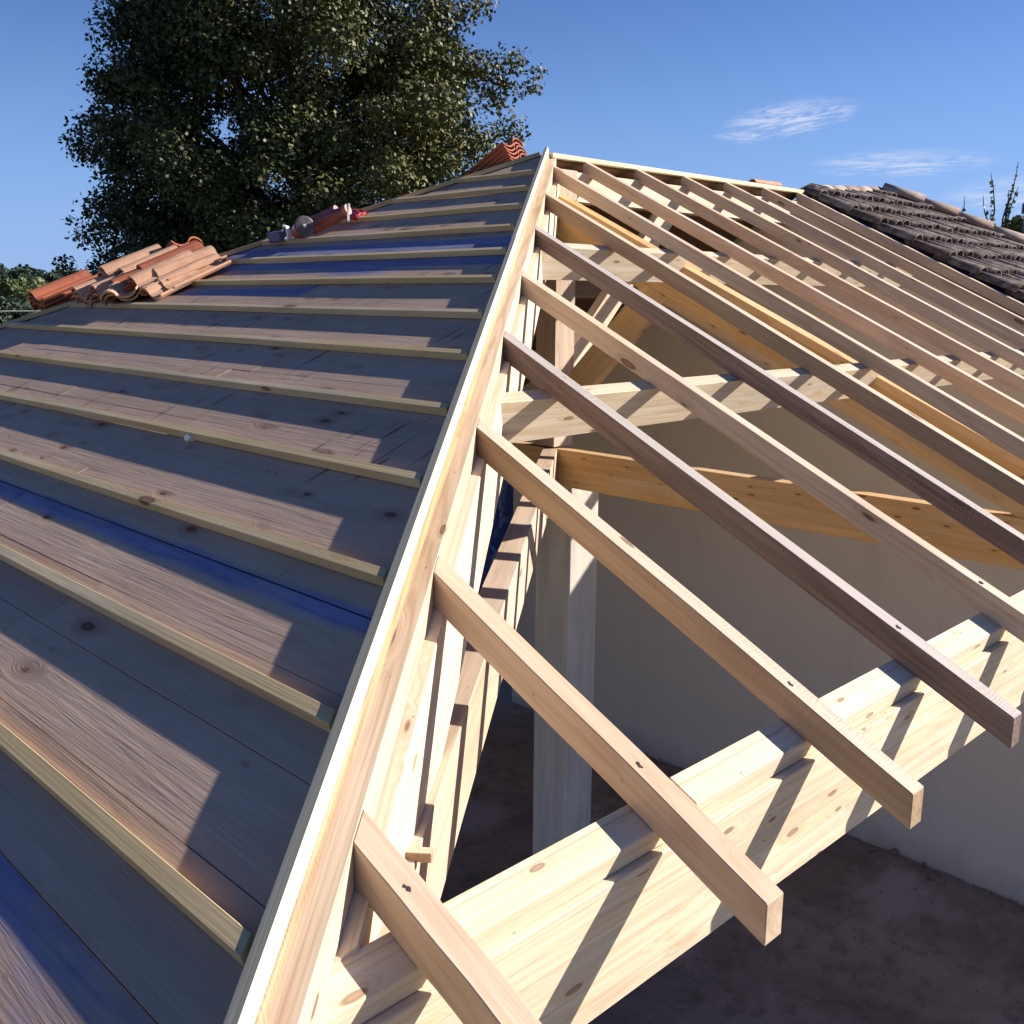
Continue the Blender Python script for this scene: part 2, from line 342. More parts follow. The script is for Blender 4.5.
# rafters: x near the ridge/hip end, x near the eave
RX = [(-4.714, -4.698, 'spruce'), (-4.111, -4.108, 'spruce2'), (-3.51, -3.512, 'spruce3'), (-2.907, -2.914, 'weathered'),
      (-2.307, -2.287, 'spruce2'), (-1.685, -1.698, 'weathered'), (-1.062, -1.104, 'spruce3'), (-.450, -.515, 'spruce2'),
      (.099, .086, 'spruce2'), (.684, .68, 'spruce2'), (1.268, 1.281, 'spruce2'), (1.862, 1.872, 'spruce2'), (2.436, 2.458, 'spruce2'), (3.022, 3.044, 'spruce2')]
RL = {0: 'short tan rafter with a knot on top, lowest along the hip, running out of the bottom of the picture',
      1: 'tan rafter with a sawn square end over the dark floor, second from the bottom of the hip',
      2: 'brown sided rafter with a sawn end in front of the taupe wall, third from the bottom of the hip',
      3: 'dark weathered rafter whose grey end shows at the right edge, fourth from the bottom of the hip',
      4: 'warm orange sided rafter between the two dark weathered rafters',
      5: 'dark weathered grey brown rafter, sixth from the bottom of the hip',
      6: 'reddish brown rafter beside the long amber principal rafter, seventh up the hip',
      7: 'uppermost rafter that still starts from the hip, just below the peak',
      8: 'first rafter running down from the ridge beside the peak', 9: 'second rafter from the peak along the ridge',
      10: 'third rafter from the peak along the ridge', 11: 'fourth rafter from the peak along the ridge',
      12: 'rafter next to the last one before the old tiles', 13: 'last rafter, touching the old dark tiles of the neighbouring roof'}
W, D = .058, .078
for k, (xa, xb, mk) in enumerate(RX):
    ya = HM*(xa+HX) if k < 8 else -.03
    yb = -4.2235
    p0 = Vector((xb, yb, SB*yb)); p1 = Vector((xa, ya, SB*ya))
    d = (p1-p0)
    # local y points to -x side or +x side?  frame: y = z cross x ; x=up slope(+Y), z=normal -> y = -X
    prof = rect(-W, 0, -D, 0)
    cut1 = ((-HX, 0, 0), HPN) if k < 8 else ((0, -.002, 0), (0, 1, 0))
    o = timber('rafter', p0, d, NB, prof, 0, d.length, M[mk], frame_root, cut0=((0, yb, 0), (0, 1, .0)), cut1=cut1, bow=.0028)
    tag(o, RL[k], None, 'rafters of the open slope')
def gouge(o, xloc, seed):
    rr = random.Random(seed); bm = bmesh.new(); n = 12
    ring = [bm.verts.new((xloc+math.cos(2*math.pi*k/n)*.009*rr.uniform(.7, 1.2), -.024+rr.uniform(-.003, .003)+math.sin(2*math.pi*k/n)*.0045*rr.uniform(.8, 1.2), .0022)) for k in range(n)]
    bm.faces.new(ring); r = bmesh.ops.extrude_face_region(bm, geom=list(bm.faces)); bmesh.ops.translate(bm, verts=[v for v in r['geom'] if isinstance(v, bmesh.types.BMVert)], vec=(0, 0, -.006))
    finish(bm, 'screw_hole', M['dark_hole'], o, o.matrix_world.copy())
M['dark_hole'] = flat('dark_hole', (.035, .028, .025), .9, sc=200)
bpy.context.view_layer.update()
for k, o in enumerate([o for o in frame_root.children if o.name.startswith('rafter')][:7]): gouge(o, .34+.012*k, 60+k)
# hip rafter
timber('hip_rafter', H0, RH, NH, rect(0, .105, -.080, 0), -7.05, 0, M['hip'], frame_root, cut1=((-.178, 0, 0), (1, 0, 0)))
# hip principal under it
timber('hip_principal', H0, RH, NH, rect(-.030, .075, -.39, -.084), -6.35, -.2, M['cream'], frame_root, cut0=((0, -3.90, 0), (0, 1, 0)), cut1=((-.335, 0, 0), (1, 0, 0)))
# diagonal tie under the hip
U3 = Vector((1, HM, 0)).normalized()
timber('diagonal_tie', (-HX, 0, -2.01), U3, (0, 0, 1), rect(-.05, .055, -.265, 0), -6.2, -.3, M['spruce'], frame_root, cut0=((0, -3.876, 0), (0, 1, 0)), cut1=((-.335, 0, 0), (1, 0, 0)))
o = box('wood_peg', (-.012, -.03, -.010), (.012, .03, .010), M['spruce3'], frame_root, .001, Matrix.Rotation(.7, 3, 'Z'), (-4.468, -3.672, -2.005))
# purlins, tilted with the slope
def canted(name, yf, x0, x1, h, mat, wd=.066):
    # top-front edge on the rafters' underside
    zf = SB*yf-.0868
    return timber(name, (0, yf, zf-.0005), (1, 0, 0), NB, rect(0, wd, -h, 0), x0, x1, mat, frame_root, cut0=((-HX-.0, 0, 0), HPN) if x0 < -1 else None)
canted('purlin', -1.262, -1.6, 3.12, .188, M['cream'])['label'] = 'upper purlin under the rafters, nearer the ridge'
canted('purlin', -2.553, -3.1, 3.12, .178, M['cream'])['label'] = 'lower purlin with a bright top and diagonal shadows, halfway down the slope'
# ridge beam and ridge board
timber('ridge_beam', (0, 0, 0), (1, 0, 0), (0, 0, 1), rect(-.06, .06, -.292, -.092), -.13, 3.12, M['cream'], frame_root)
timber('ridge_board', (0, 0, 0), (1, 0, 0), (0, 0, 1), rect(-.022, .024, -.010, .022), -.235, 3.13, M['cream_lath'], frame_root)
# eave plate: sloping bearer on a deep glulam
timber('eave_bearer', (0, 0, 0), (1, 0, 0), (0, 0, 1), [(-3.962, -2.022), (-3.894, -2.022), (-3.894, SB*-3.894-.0875), (-3.962, SB*-3.962-.0875)], -4.93, -3.955, M['cream'], frame_root)
timber('eave_bearer', (0, 0, 0), (1, 0, 0), (0, 0, 1), [(-3.958, -2.022), (-3.886, -2.022), (-3.886, SB*-3.886-.0875), (-3.958, SB*-3.958-.0875)], -3.953, 3.12, M['cream'], frame_root)
timber('eave_beam', (0, 0, 0), (1, 0, 0), (0, 0, 1), rect(-3.98, -3.878, -2.292, -2.0235), -4.95, 3.12, M['cream'], frame_root)
# truss in the plane of the peak
timber('king_post', (-.33, 0, -2.0), (0, 0, 1), (1, 0, 0), rect(-.03, .157, 0, .20), 0, 1.90, M['spruce'], frame_root)
timber('tie_beam', (-.33, 0, -2.01), (0, 1, 0), (0, 0, 1), rect(-.10, 0, -.262, 0), -3.876, 3.88, M['amber'], frame_root)
# principal rafter : below rafters
timber('principal_rafter', (-.33, 0, -.202), Vector((0, 1, .4578)), (0, -.4578, 1), rect(-.10, 0, -.262, 0), -4.2, -.1, M['amber'], frame_root, cut0=((0, 0, -2.008), (0, 0, 1)), cut1=((0, -.158, 0), (0, 1, 0)))
sd = Vector((0, -1, 1.0)).normalized()
timber('strut', (-.32, -.157, -1.74), Vector((0, -.86, .84)), (0, 0, 1), rect(-.012, .068, -.10, .10), 0, 1.5, M['amber'], frame_root, cut0=((0, -.159, 0), (0, 1, 0)), cut1=((0, 0, -.425), (0, -SB, 1)))
timber('ridge_brace', (-.13, -.12, -1.45), Vector((1.1, 0, 1.12)), (0, 0, 1), rect(0, .08, -.085, .085), 0, 1.9, M['cream'], frame_root, cut0=((-.128, 0, 0), (1, 0, 0)), cut1=((0, 0, -.294), (0, 0, 1)))
# A little steel strap at the foot of the post, twisted hook
def strap(name, pts, w, t, mat, parent):
    bm = bmesh.new(); prev = None
    for i, p in enumerate(pts):
        p = Vector(p); n = (Vector(pts[min(i+1, len(pts)-1)])-Vector(pts[max(i-1, 0)])).normalized()
        s = n.cross(Vector((0, 0, 1))); s = s.normalized() if s.length > .1 else Vector((1, 0, 0)); u = s.cross(n)
        ring = [bm.verts.new(p+s*a*w+u*b*t) for a, b in ((-1, -1), (1, -1), (1, 1), (-1, 1))]
        if prev:
            for j in range(4): bm.faces.new((prev[j], prev[(j+1) % 4], ring[(j+1) % 4], ring[j]))
        else: bm.faces.new(ring)
        prev = ring
    bm.faces.new(list(reversed(prev)))
    return finish(bm, name, mat, parent, Matrix.Identity(4))
strap('steel_hook', [(-.26, -1.30, -.93), (-.28, -1.40, -.93), (-.28, -1.47, -.97), (-.27, -1.50, -1.05), (-.27, -1.47, -1.08)], .006, .006, M['steel'], frame_root)
# other side: eave beam, purlins and jack rafters carrying the boarded slope
timber('eave_beam', (0, 0, 0), (0, 1, 0), (0, 0, 1), rect(4.85, 4.95, -2.292, -2.13), -3.87, 3.87, M['cream'], frame_root)
timber('purlin', (-3.05, 0, SA*(-3.05+HX)-.10), (0, 1, 0), NA, rect(-.03, .036, -.18, 0), -2.35, 2.35, M['cream'], frame_root)
# back slope twin of the principal rafter
timber('principal_rafter', (-.33, 0, -.158), Vector((0, -1, .56)), (0, 0, 1), rect(0, .10, -.262, 0), -4.2, -.1, M['amber'], frame_root, cut0=((0, 0, -2.008), (0, 0, 1)), cut1=((0, .032, 0), (0, 1, 0)))
for yy in (1.26, 2.55):
    timber('purlin', (0, yy, -.56*yy-.10), (1, 0, 0), (0, .56, 1), rect(-.066, 0, -.18, 0), -1.6 if yy < 2 else -3.3, 3.12, M['spruce3'], frame_root)
timber('eave_beam', (0, 0, 0), (1, 0, 0), (0, 0, 1), rect(3.878, 3.98, -2.292, -2.03), -4.95, 3.12, M['spruce3'], frame_root)

# ================================================================== BOARDED SLOPE
deck_root = empty('boarded_roof_slope', (-3, -.5, -1.2), 'boarded roof slope of grey brown planks with blue stains, crossed by greenish battens', 'roof slope')
DT = .048; OD = H0+NA*(DT-.0195)      # deck surface stands DT above the hip line
DM = frame(OD, RA, NA)         # local x up the slope, y = Z x X = +Y
CA = 1/math.sqrt(1+SA*SA)
def hip_y(s, side=-1):         # y of the hip line on the deck at slope distance s
    return side*-HM*s*CA
def build_deck():
    rows = [-7.2, -6.9, -6.68, -6.47, -6.27, -6.07, -5.87, -5.67, -5.47, -5.27, -5.066, -4.865, -4.68, -4.477, -4.28]
    while rows[-1] < -.25: rows.append(rows[-1]+.2)
    rows.append(-.02)
    rows = [r for r in rows if r >= -5.9]; rows = [-5.9]+rows
    bm = bmesh.new(); cl = bm.loops.layers.float_color.new('board')
    rnd = random.Random(5)
    for i in range(len(rows)-1):
        ga = .0016 if i in (4, 6) else .0005; a, b = rows[i]+ga, rows[i+1]-ga
        if b-a < .01: continue
        # board limits in y: right end stops in the middle of the hip, left on the other hip
        def lim(s): 
            X = -HX+s*CA; yr = HM*s*CA+.078; yl = -.717*X-.217+.02
            return yr, yl
        ya0, yb0 = lim(a); ya1, yb1 = lim(b)
        # cut the row into boards
        cuts = []; y = min(ya0, ya1)+rnd.uniform(1.2, 3.2)
        while y < max(yb0, yb1)-.5: cuts.append(y); y += rnd.uniform(1.4, 3.0)
        xs = [None]+cuts+[None]
        row = rows[i]
        for j in range(len(xs)-1):
            l0, l1 = (ya0, ya1) if xs[j] is None else (xs[j]+.001,)*2
            r0, r1 = (yb0, yb1) if xs[j+1] is None else (xs[j+1]-.001,)*2
            if r0-l0 < .02 and r1-l1 < .02: continue
            dz = rnd.uniform(-.0012, .0012); z1, z0 = .0195+dz, -.001
            blue = 0.0
            blue = .06
            if row < -5.4: blue = .52 if row > -5.48 else .3
            if -2.65 < row < -1.95: blue = .80 if -2.40 < row < -2.0 else .48
            if -3.1 < row <= -2.65: blue = .10 if j == 0 else (.50 if row > -2.85 else .26)
            if row >= -1.95: blue = .30
            if -4.1 < row <= -3.1: blue = .08+.22*(j > 0)*(row > -3.4)
            red = .95 if (abs(row+5.066) < .01 and False) else rnd.uniform(0, .85)
            colr = (rnd.random(), red, max(0, min(1, blue+rnd.uniform(-.05, .05))), 1)
            P = [(a, l0), (b, l1), (b, r1), (a, r0)]
            t = [bm.verts.new((x, yy, z1)) for x, yy in P]; d = [bm.verts.new((x, yy, z0)) for x, yy in P]
            fs = [bm.faces.new(t), bm.faces.new(list(reversed(d)))]
            for q in range(4): fs.append(bm.faces.new((t[q], d[q], d[(q+1) % 4], t[(q+1) % 4])))
            for f in fs:
                for lo in f.loops: lo[cl] = colr
    bmesh.ops.recalc_face_normals(bm, faces=list(bm.faces))
    me = bpy.data.meshes.new('roof_deck'); bm.to_mesh(me); bm.free()
    return link_mesh('roof_deck', me, M['deck'], deck_root, DM)
build_deck()
TOP = .0215
BS = [-5.147, -4.761, -4.382, -4.008, -3.632, -3.256, -2.901, -2.527, -2.163, -1.800, -1.418, -1.040, -.657]
BS = [-5.53]+BS
ords = ['', 'lowest', 'second', 'third', 'fourth', 'fifth', 'sixth', 'seventh', 'eighth', 'ninth', 'tenth', 'eleventh', 'twelfth', 'thirteenth']
for i, s in enumerate(BS):
    ys = HM*s*CA
    rnd = random.Random(i)
    yr = ys+.107; yl = -.717*(-HX+s*CA)-.217-.02
    dy = rnd.uniform(-.006, .006)
    # bevelled end following the hip: cut plane
    o = timber('batten', OD+RA*s+Vector((0, 0, 0)), (0, 1, dy*.1), NA, rect(-.033, 0, TOP, TOP+.028), yr, yl, M['batten'], deck_root,
               cut0=(OD+RA*s+Vector((0, yr, 0)), (HM*.9, -1, 0)), cut1=(OD+RA*s+Vector((0, yl, 0)), (HM, 1, 0)), bev=.0015, bow=.0035)
    if i: tag(o, 'greenish sawn batten nailed across the boarded slope, %s counted up from the bottom left corner' % ords[i])
    o['group'] = 'battens on the boarded slope'
# hip batten standing on the edge of the boards, over a raw board edge
timber('board_edge', H0, RH, NH, [(.045, -.002), (.078, -.002), (.078, .0285), (.047, .0365)], -7.05, -.03, M['edge'], deck_root, bev=.001)
hb = H0+UH*.0475+NH*.0368
timber('hip_batten', hb, RH, (NH+UH*.22), rect(0, .0235, .0, .0365), -7.05, -2.52, M['hipbatten'], deck_root, bev=.0015)
timber('hip_batten', hb+UH*.002, RH, (NH+UH*.22), rect(0, .0235, .0, .0365), -2.517, -.02, M['hipbatten'], deck_root, bev=.0015)
H2 = Vector((-.3027, 0, SA*(-.3027+HX)+DT)); RH2 = Vector((1, -.717, SA)).normalized(); UH2 = Vector((.717, 1, 0)).normalized(); NH2 = RH2.cross(UH2)
timber('hip_batten', H2+NH2*.003, RH2, NH2, rect(-.032, .005, 0, .028), -7.0, -.03, M['batten'], deck_root)
timber('hip_rafter', H2, RH2, NH2, rect(-.05, .05, -.11, -.024), -7.0, -.1, M['hip'], deck_root)

# ================================================================== BACK SLOPE (tiled)
def barrel(bm, p0, p1, r0, r1, up, th=.012, seg=7, tone=None, layer=None, concave=False, half=math.pi):
    p0, p1, up = Vector(p0), Vector(p1), Vector(up).normalized(); x = (p1-p0).normalized(); s = x.cross(up).normalized(); up = s.cross(x)
    sg = -1 if concave else 1
    rings = []
    for p, r in ((p0, r0), (p1, r1)):
        o_, i_ = [], []
        for k in range(seg+1):
            a = (math.pi-half)/2+half*k/seg
            o_.append(bm.verts.new(p+s*math.cos(a)*r+up*math.sin(a)*r*sg*.85)); i_.append(bm.verts.new(p+s*math.cos(a)*(r-th)+up*math.sin(a)*(r-th)*sg*.85))
        rings.append((o_, i_))
    fs = []; (a, b), (c, d) = rings
    for k in range(seg):
        fs.append(bm.faces.new((a[k], a[k+1], c[k+1], c[k]))); fs.append(bm.faces.new((b[k], d[k], d[k+1], b[k+1])))
        fs.append(bm.faces.new((a[k], b[k], b[k+1], a[k+1]))); fs.append(bm.faces.new((c[k], c[k+1], d[k+1], d[k])))
    fs.append(bm.faces.new((a[0], c[0], d[0], b[0]))); fs.append(bm.faces.new((a[-1], b[-1], d[-1], c[-1])))
    if layer is not None:
        for f in fs: f[layer] = tone
def to_obj(bm, name, mat, parent, layer_name='tone', smooth=True, mw=None):
    bmesh.ops.recalc_face_normals(bm, faces=list(bm.faces)); me = bpy.data.meshes.new(name); bm.to_mesh(me); bm.free()
    if smooth:
        for p in me.polygons: p.use_smooth = True
    o = link_mesh(name, me, mat, parent, mw if mw is not None else Matrix.Identity(4)); return o
def set_smooth_angle(o, ang=40):
    for e in o.data.edges: pass
back_root = empty('tiled_back_slope', (0, 2, -1), 'rear roof slope whose terracotta tile ends show along the pale ridge board', 'roof slope')
bm = bmesh.new()
SBB = .56
z = lambda y: -SBB*y+.012
v = [bm.verts.new(p) for p in ((-.345, .03, z(.03)), (3.12, .03, z(.03)), (3.12, 4.1, z(4.1)), (-6.02, 4.1, z(4.1)))]
bm.faces.new(v); r_ = bmesh.ops.extrude_face_region(bm, geom=list(bm.faces)); bmesh.ops.translate(bm, verts=[e for e in r_['geom'] if isinstance(e, bmesh.types.BMVert)], vec=(0, 0, -.02))
finish(bm, 'roof_boards', M['brown'], back_root, Matrix.Identity(4))
bm = bmesh.new(); ly = bm.faces.layers.float.new('tone'); rr = random.Random(3)
upv = Vector((0, SBB, 1)).normalized()
for i in range(14):
    x = .52+i*.2
    ytop = .085+rr.uniform(-.01, .02)
    for j in range(9):
        y1 = ytop+j*.36; y0 = y1+.42
        if y1 > 4.0: break
        barrel(bm, Vector((x, y0, z(y0)))+upv*.052, Vector((x, y1, z(y1)))+upv*.030, .075, .062, upv, tone=rr.random(), layer=ly)
        barrel(bm, Vector((x+.1, y0, z(y0)))+upv*.075, Vector((x+.1, y1+.06, z(y1+.06)))+upv*.085, .062, .075, upv, tone=rr.random(), layer=ly, concave=True)
to_obj(bm, 'roof_tiles', M['clay'], back_root)

# ================================================================== NEIGHBOURING HOUSE
nb = empty('neighbouring_house', (3.3, 0, -6.1), 'neighbouring house with a taupe rendered wall and an old weathered barrel tile roof', 'house')
# party wall with gable top, run on unseen to keep sun off the floor
bm = bmesh.new()
prof = [(-8.5, -6.3), (3.74, -6.3), (3.74, -SB*3.74-.12), (0, -.12), (-4.3, SB*-4.3-.12), (-8.5, -2.2)]
a = [bm.verts.new((3.125, y, zz)) for y, zz in prof]; b = [bm.verts.new((3.40, y, zz)) for y, zz in prof]
bm.faces.new(a); bm.faces.new(list(reversed(b)))
for i in range(len(prof)): bm.faces.new((a[i], b[i], b[(i+1) % len(prof)], a[(i+1) % len(prof)]))
finish(bm, 'wall', M['render'], nb, Matrix.Identity(4))
NZ = -.035   # tile bed above the rafter plane
def nbp(x, y, up=0): return Vector((x, y, SB*y+NZ))+NB*up
bm = bmesh.new(); ly = bm.faces.layers.float.new('tone'); rr = random.Random(11)
# hip of the old roof starts at (5.07,.2) and drops towards (6.5,-2.1)
def ytop_at(x):
    if x < 5.3: return .0+(x-3.2)*.16
    return .30-(x-5.3)*1.60
x = 3.215; row = 0
while x < 9.5:
    yt = ytop_at(x); wob = rr.uniform(-.012, .012)
    y = -4.35
    n = max(1, int((yt+4.35)/.30)+1)
    for j in range(n):
        y0 = -4.35+j*.30+rr.uniform(-.025, .025); y1 = min(y0+.38, yt+.03)
        if y1-y0 < .12: continue
        t = rr.random(); dx = wob+rr.uniform(-.010, .010)
        if t > .3 or row > 1: t2 = t
        barrel(bm, nbp(x+dx, y0, .066+rr.uniform(-.006, .01)), nbp(x+dx*.6, y1, .028), .086, .068, NB, tone=t, layer=ly, th=.013, seg=7)
        barrel(bm, nbp(x+.11+dx, y0, .07), nbp(x+.11, y1, .055), .06, .075, NB, tone=t*.6, layer=ly, concave=True, th=.014)
    x += .218; row += 1
roof = to_obj(bm, 'roof', M['oldclay'], nb)
# roof body under the tiles (both sides) so that no light passes
bm = bmesh.new()
v = [bm.verts.new((x, y, SB*y-.045)) for x, y in ((3.13, -4.3), (8.15, -4.3), (5.3, .28), (3.13, .02))]; bm.faces.new(v)
v2 = [bm.verts.new(p) for p in ((3.13, .02, -.04), (5.3, .281, .085), (8.0, 4.3, -2.0), (3.13, 4.3, -2.0))]; bm.faces.new(v2)
v3 = [bm.verts.new(p) for p in ((5.3, .28, .08), (8.15, -4.3, -2.11), (10.2, -4.3, -2.7), (10.2, 4.3, -2.7), (8.0, 4.3, -2.01))]; bm.faces.new(v3)
finish(bm, 'roof_underlay', M['membrane'], roof, Matrix.Identity(4))
# gable edge tile and ridge tiles
bm = bmesh.new(); ly = bm.faces.layers.float.new('tone')
xx = 3.3
while xx < 5.1:
    yy = .03+(xx-3.2)*.16; barrel(bm, (xx+.02, yy, -.015+.48*yy), (xx+.46, yy+.07, .02+.48*yy), .088, .10, (0, 0, 1), tone=rr.random(), layer=ly, th=.016); xx += .38
to_obj(bm, 'ridge_tile', M['oldcap'], roof)
bm = bmesh.new(); ly = bm.faces.layers.float.new('tone')
hd = Vector((1, -1.60, -1.60*SB)).normalized(); q = nbp(5.3, .34, .085)
for j in range(15):
    p0 = q+hd*(.38*j+.45); p1 = q+hd*(.38*j); barrel(bm, p0+Vector((0, 0, .01)), p1+Vector((0, 0, -.005)), .125, .10, (0, 0, 1), tone=rr.random(), layer=ly, th=.018)
to_obj(bm, 'ridge_tile', M['oldcap'], roof)
# mortar and broken verge at the peak
box('verge_tile', (-.16, -.10, 0), (.16, .1, .03), M['oldclay'], roof, .004, Matrix.Rotation(.25, 3, 'X') @ Matrix.Rotation(-.35, 3, 'Y'), (3.36, .05, .02))
# crumpled membrane between the last rafter and the old tiles
bm = bmesh.new(); rr = random.Random(2); grid = []
for i in range(60):
    y = -4.3+i*.07; row = []
    for j in range(6):
        row.append(bm.verts.new((3.108+j*.035, y, SB*y-.02+.02*j*.6+rr.uniform(-.018, .02)+(.02 if 1 < j < 4 else 0))))
    grid.append(row)
for i in range(59):
    for j in range(5): bm.faces.new((grid[i][j], grid[i][j+1], grid[i+1][j+1], grid[i+1][j]))
fl = finish(bm, 'flashing_membrane', M['membrane'], nb, Matrix.Identity(4), smooth=False)

# ================================================================== COLUMN, FLOOR, TARP
col_root = box('concrete_column', (-.155, -.175, -6.1), (.155, .175, -2.275), M['concrete'], None, .008, None, (-.100, -.090, 0))
tag(col_root, 'square grey concrete column standing under the peak of the roof frame', 'column')
# back wall
bm = bmesh.new()
box_b = box('back_wall', (-5, 3.98, -6.2), (2.3, 4.18, -2.32), M['render'], None, 0); tag(box_b, 'rendered wall behind the column, in shade under the back slope', 'wall')
# floor sheet with mild relief
bm = bmesh.new(); rr = random.Random(4); nx, ny = 60, 60; g_ = []
for i in range(nx+1):
    r = []
    for j in range(ny+1):
        X = -8+11.6*i/nx; Y = -9+14*j/ny
        h = .02*math.sin(X*2.1+Y)*math.cos(Y*1.7)+rr.uniform(-.008, .008)
        if X > 2.6: h += .07*rr.random()*(X-2.6)
        r.append(bm.verts.new((X, Y, -6.1+h)))
    g_.append(r)
for i in range(nx):
    for j in range(ny): bm.faces.new((g_[i][j], g_[i+1][j], g_[i+1][j+1], g_[i][j+1]))
tag(finish(bm, 'floor', M['earth'], None, Matrix.Identity(4), smooth=True), kind='structure')
# rubble along the foot of the wall
bm = bmesh.new(); rr = random.Random(9)
for i in range(260):
    y = rr.uniform(-5, 1.6); x = 3.10-abs(rr.gauss(0, .05+.22*rr.random()**2)); r = rr.uniform(.004, .018)*(2.6 if rr.random() < .07 else 1)
    ret = bmesh.ops.create_icosphere(bm, subdivisions=1, radius=r, matrix=Matrix.Translation((x, y, -6.06+r*.3)) @ Matrix.Diagonal((1.2, 1, .7, 1)))
    for vv in ret['verts']: vv.co += Vector((rr.uniform(-1, 1), rr.uniform(-1, 1), rr.uniform(-1, 1)))*r*.25
for i in range(1500):
    x = rr.uniform(-4, 3); y = rr.uniform(-6, 3.5); r = rr.uniform(.003, .012)
    bmesh.ops.create_icosphere(bm, subdivisions=1, radius=r, matrix=Matrix.Translation((x, y, -6.085)))
tag(finish(bm, 'rubble', flat('rubble_stone', (.26, .21, .18), .9, sc=30), None, Matrix.Identity(4)), kind='stuff', label='loose rubble and grit scattered on the earth floor', cat='rubble')
# blue tarpaulin hanging in the back opening
bm = bmesh.new(); rr = random.Random(6); g_ = []
for i in range(41):
    r = []
    for j in range(41):
        u, w = i/40, j/40; X = 2.32+1.9*u; Zz = -5.35+3.2*w
        off = .09*math.sin(u*23+2*math.sin(w*5))+.05*math.sin(w*17+u*7)+rr.uniform(-.012, .012)
        if abs(w-.42) < .04: off += .14
        r.append(bm.verts.new((X, 4.12+off, Zz)))
    g_.append(r)
for i in range(40):
    for j in range(40): bm.faces.new((g_[i][j], g_[i+1][j], g_[i+1][j+1], g_[i][j+1]))
tag(finish(bm, 'blue_tarpaulin', M['tarp'], None, Matrix.Identity(4), smooth=True), 'crumpled blue tarpaulin hanging in the gap behind the diagonal tie', 'tarpaulin')

# ================================================================== TILES STACKED ON THE ROOF
def s_tile(mat):
    """Roman tile: shallow channel plus roll, 0.42 long, lip on the edge"""
    bm = bmesh.new(); ly = bm.faces.layers.float.new('tone')
    prof = []
    for k in range(6): t = k/5; prof.append((-.115+.125*t, .014-.022*math.sin(math.pi*t)+.006*(k == 0)))
    for k in range(1, 8): a = math.pi*k/7; prof.append((.01+.0525*(1-math.cos(a)), .012+.048*math.sin(a)))
    rings = []
    for x, sc in ((0, 1.0), (.21, .98), (.42, .95)):
        rings.append(([bm.verts.new((x, y*sc, zz*sc)) for y, zz in prof], [bm.verts.new((x, y*sc, zz*sc-.013)) for y, zz in prof]))
    n = len(prof)
    for (a, b), (c, d) in zip(rings, rings[1:]):
        for k in range(n-1):
            bm.faces.new((a[k], a[k+1], c[k+1], c[k])); bm.faces.new((b[k], d[k], d[k+1], b[k+1]))
        bm.faces.new((a[0], c[0], d[0], b[0])); bm.faces.new((a[-1], b[-1], d[-1], c[-1]))
    for (a, b), fl in ((rings[0], 0), (rings[-1], 1)):
        for k in range(n-1): bm.faces.new((a[k], b[k], b[k+1], a[k+1]) if not fl else (a[k], a[k+1], b[k+1], b[k]))
    bmesh.ops.recalc_face_normals(bm, faces=list(bm.faces)); me = bpy.data.meshes.new('clay_tile'); bm.to_mesh(me); bm.free()
    me.materials.append(mat); return me
def mirrored(me):
    m2 = me.copy()
    for v in m2.vertices: v.co.y = -v.co.y
    m2.flip_normals(); return m2
TM = {'clay': s_tile(M['clay']), 'pale': s_tile(M['clay_pale'])}
TM['clay_m'] = mirrored(TM['clay'])
TN = Vector((-.3727, 0, .928)).normalized()
def dk(x, y, h=.076): # point on top of the battens of the boarded slope
    return Vector((x, y, SA*(x+HX)))+NA*h
def tile(p, axis, up, kind, label, group):
    o = bpy.data.objects.new('clay_tile', TM[kind]); C.objects.link(o); o.matrix_world = frame(p, axis, up); tag(o, label, 'tile', group); return o
def stack(p, axis, up, n, kind, where, group, gap=.027, jit=.012, seed=0):
    rr = random.Random(seed); ax = Vector(axis).normalized(); u = Vector(up).normalized()
    names = {1: ['only'], 2: ['lower', 'upper'], 3: ['bottom', 'middle', 'top']}.get(n) or (['bottom']+['second', 'third', 'fourth', 'fifth'][:n-2]+['top'])
    for k in range(n):
        q = Vector(p)+u*(k*gap+.004)+ax*rr.uniform(-jit, jit)
        kd = kind if not (kind == 'pale' and rr.random() < .25 and k < n-1) else 'clay'
        tile(q, ax+Vector((rr.uniform(-.02, .02), rr.uniform(-.02, .02), 0))*(3.0 if group == G1 else 1), u, kd, '%s tile of the %s' % (names[k].capitalize(), where), group)
G1 = 'terracotta tiles piled on the left hip'
def up_e(p, d, h=0): return Vector(p)+RA*d+NA*h
P1 = dk(-2.875, 1.517); P2 = dk(-2.845, 1.315); P3 = dk(-2.795, 1.16); P4 = dk(-2.75, .98); P5 = dk(-2.76, .83)
stack(P1, RA, NA, 3, 'pale', 'pale stack low on the left of the pile', G1, seed=1)
stack(up_e(P1, .20), RA, NA, 5, 'pale', 'taller pale stack right behind the low left one', G1, seed=2)
stack(P2, RA, NA, 3, 'pale', 'second low pale stack from the left in the pile', G1, seed=3)
stack(up_e(P2, .22), RA, NA, 4, 'pale', 'stack continuing uphill from the second pale stack', G1, seed=4)
E1 = Vector((1, -.06, SA+.02)).normalized()
stack(P3, E1, NA, 4, 'clay', 'red edged stack in the middle of the pile', G1, gap=.020, seed=5)
stack(up_e(P3, .20), E1, NA, 5, 'clay', 'red stack uphill of the middle of the pile', G1, gap=.020, seed=15)
stack(P3+Vector((-.06, -.14, -.01)), (.6, .7, .3), (-.5, -.1, .8), 2, 'pale', 'pair tipped askew at the foot of the pile', G1, seed=6)
stack(P4+NA*.03, (1, -.02, .43), (-.35, -.15, .9), 2, 'pale', 'long pale pair on the right of the pile, low half', G1, seed=7)
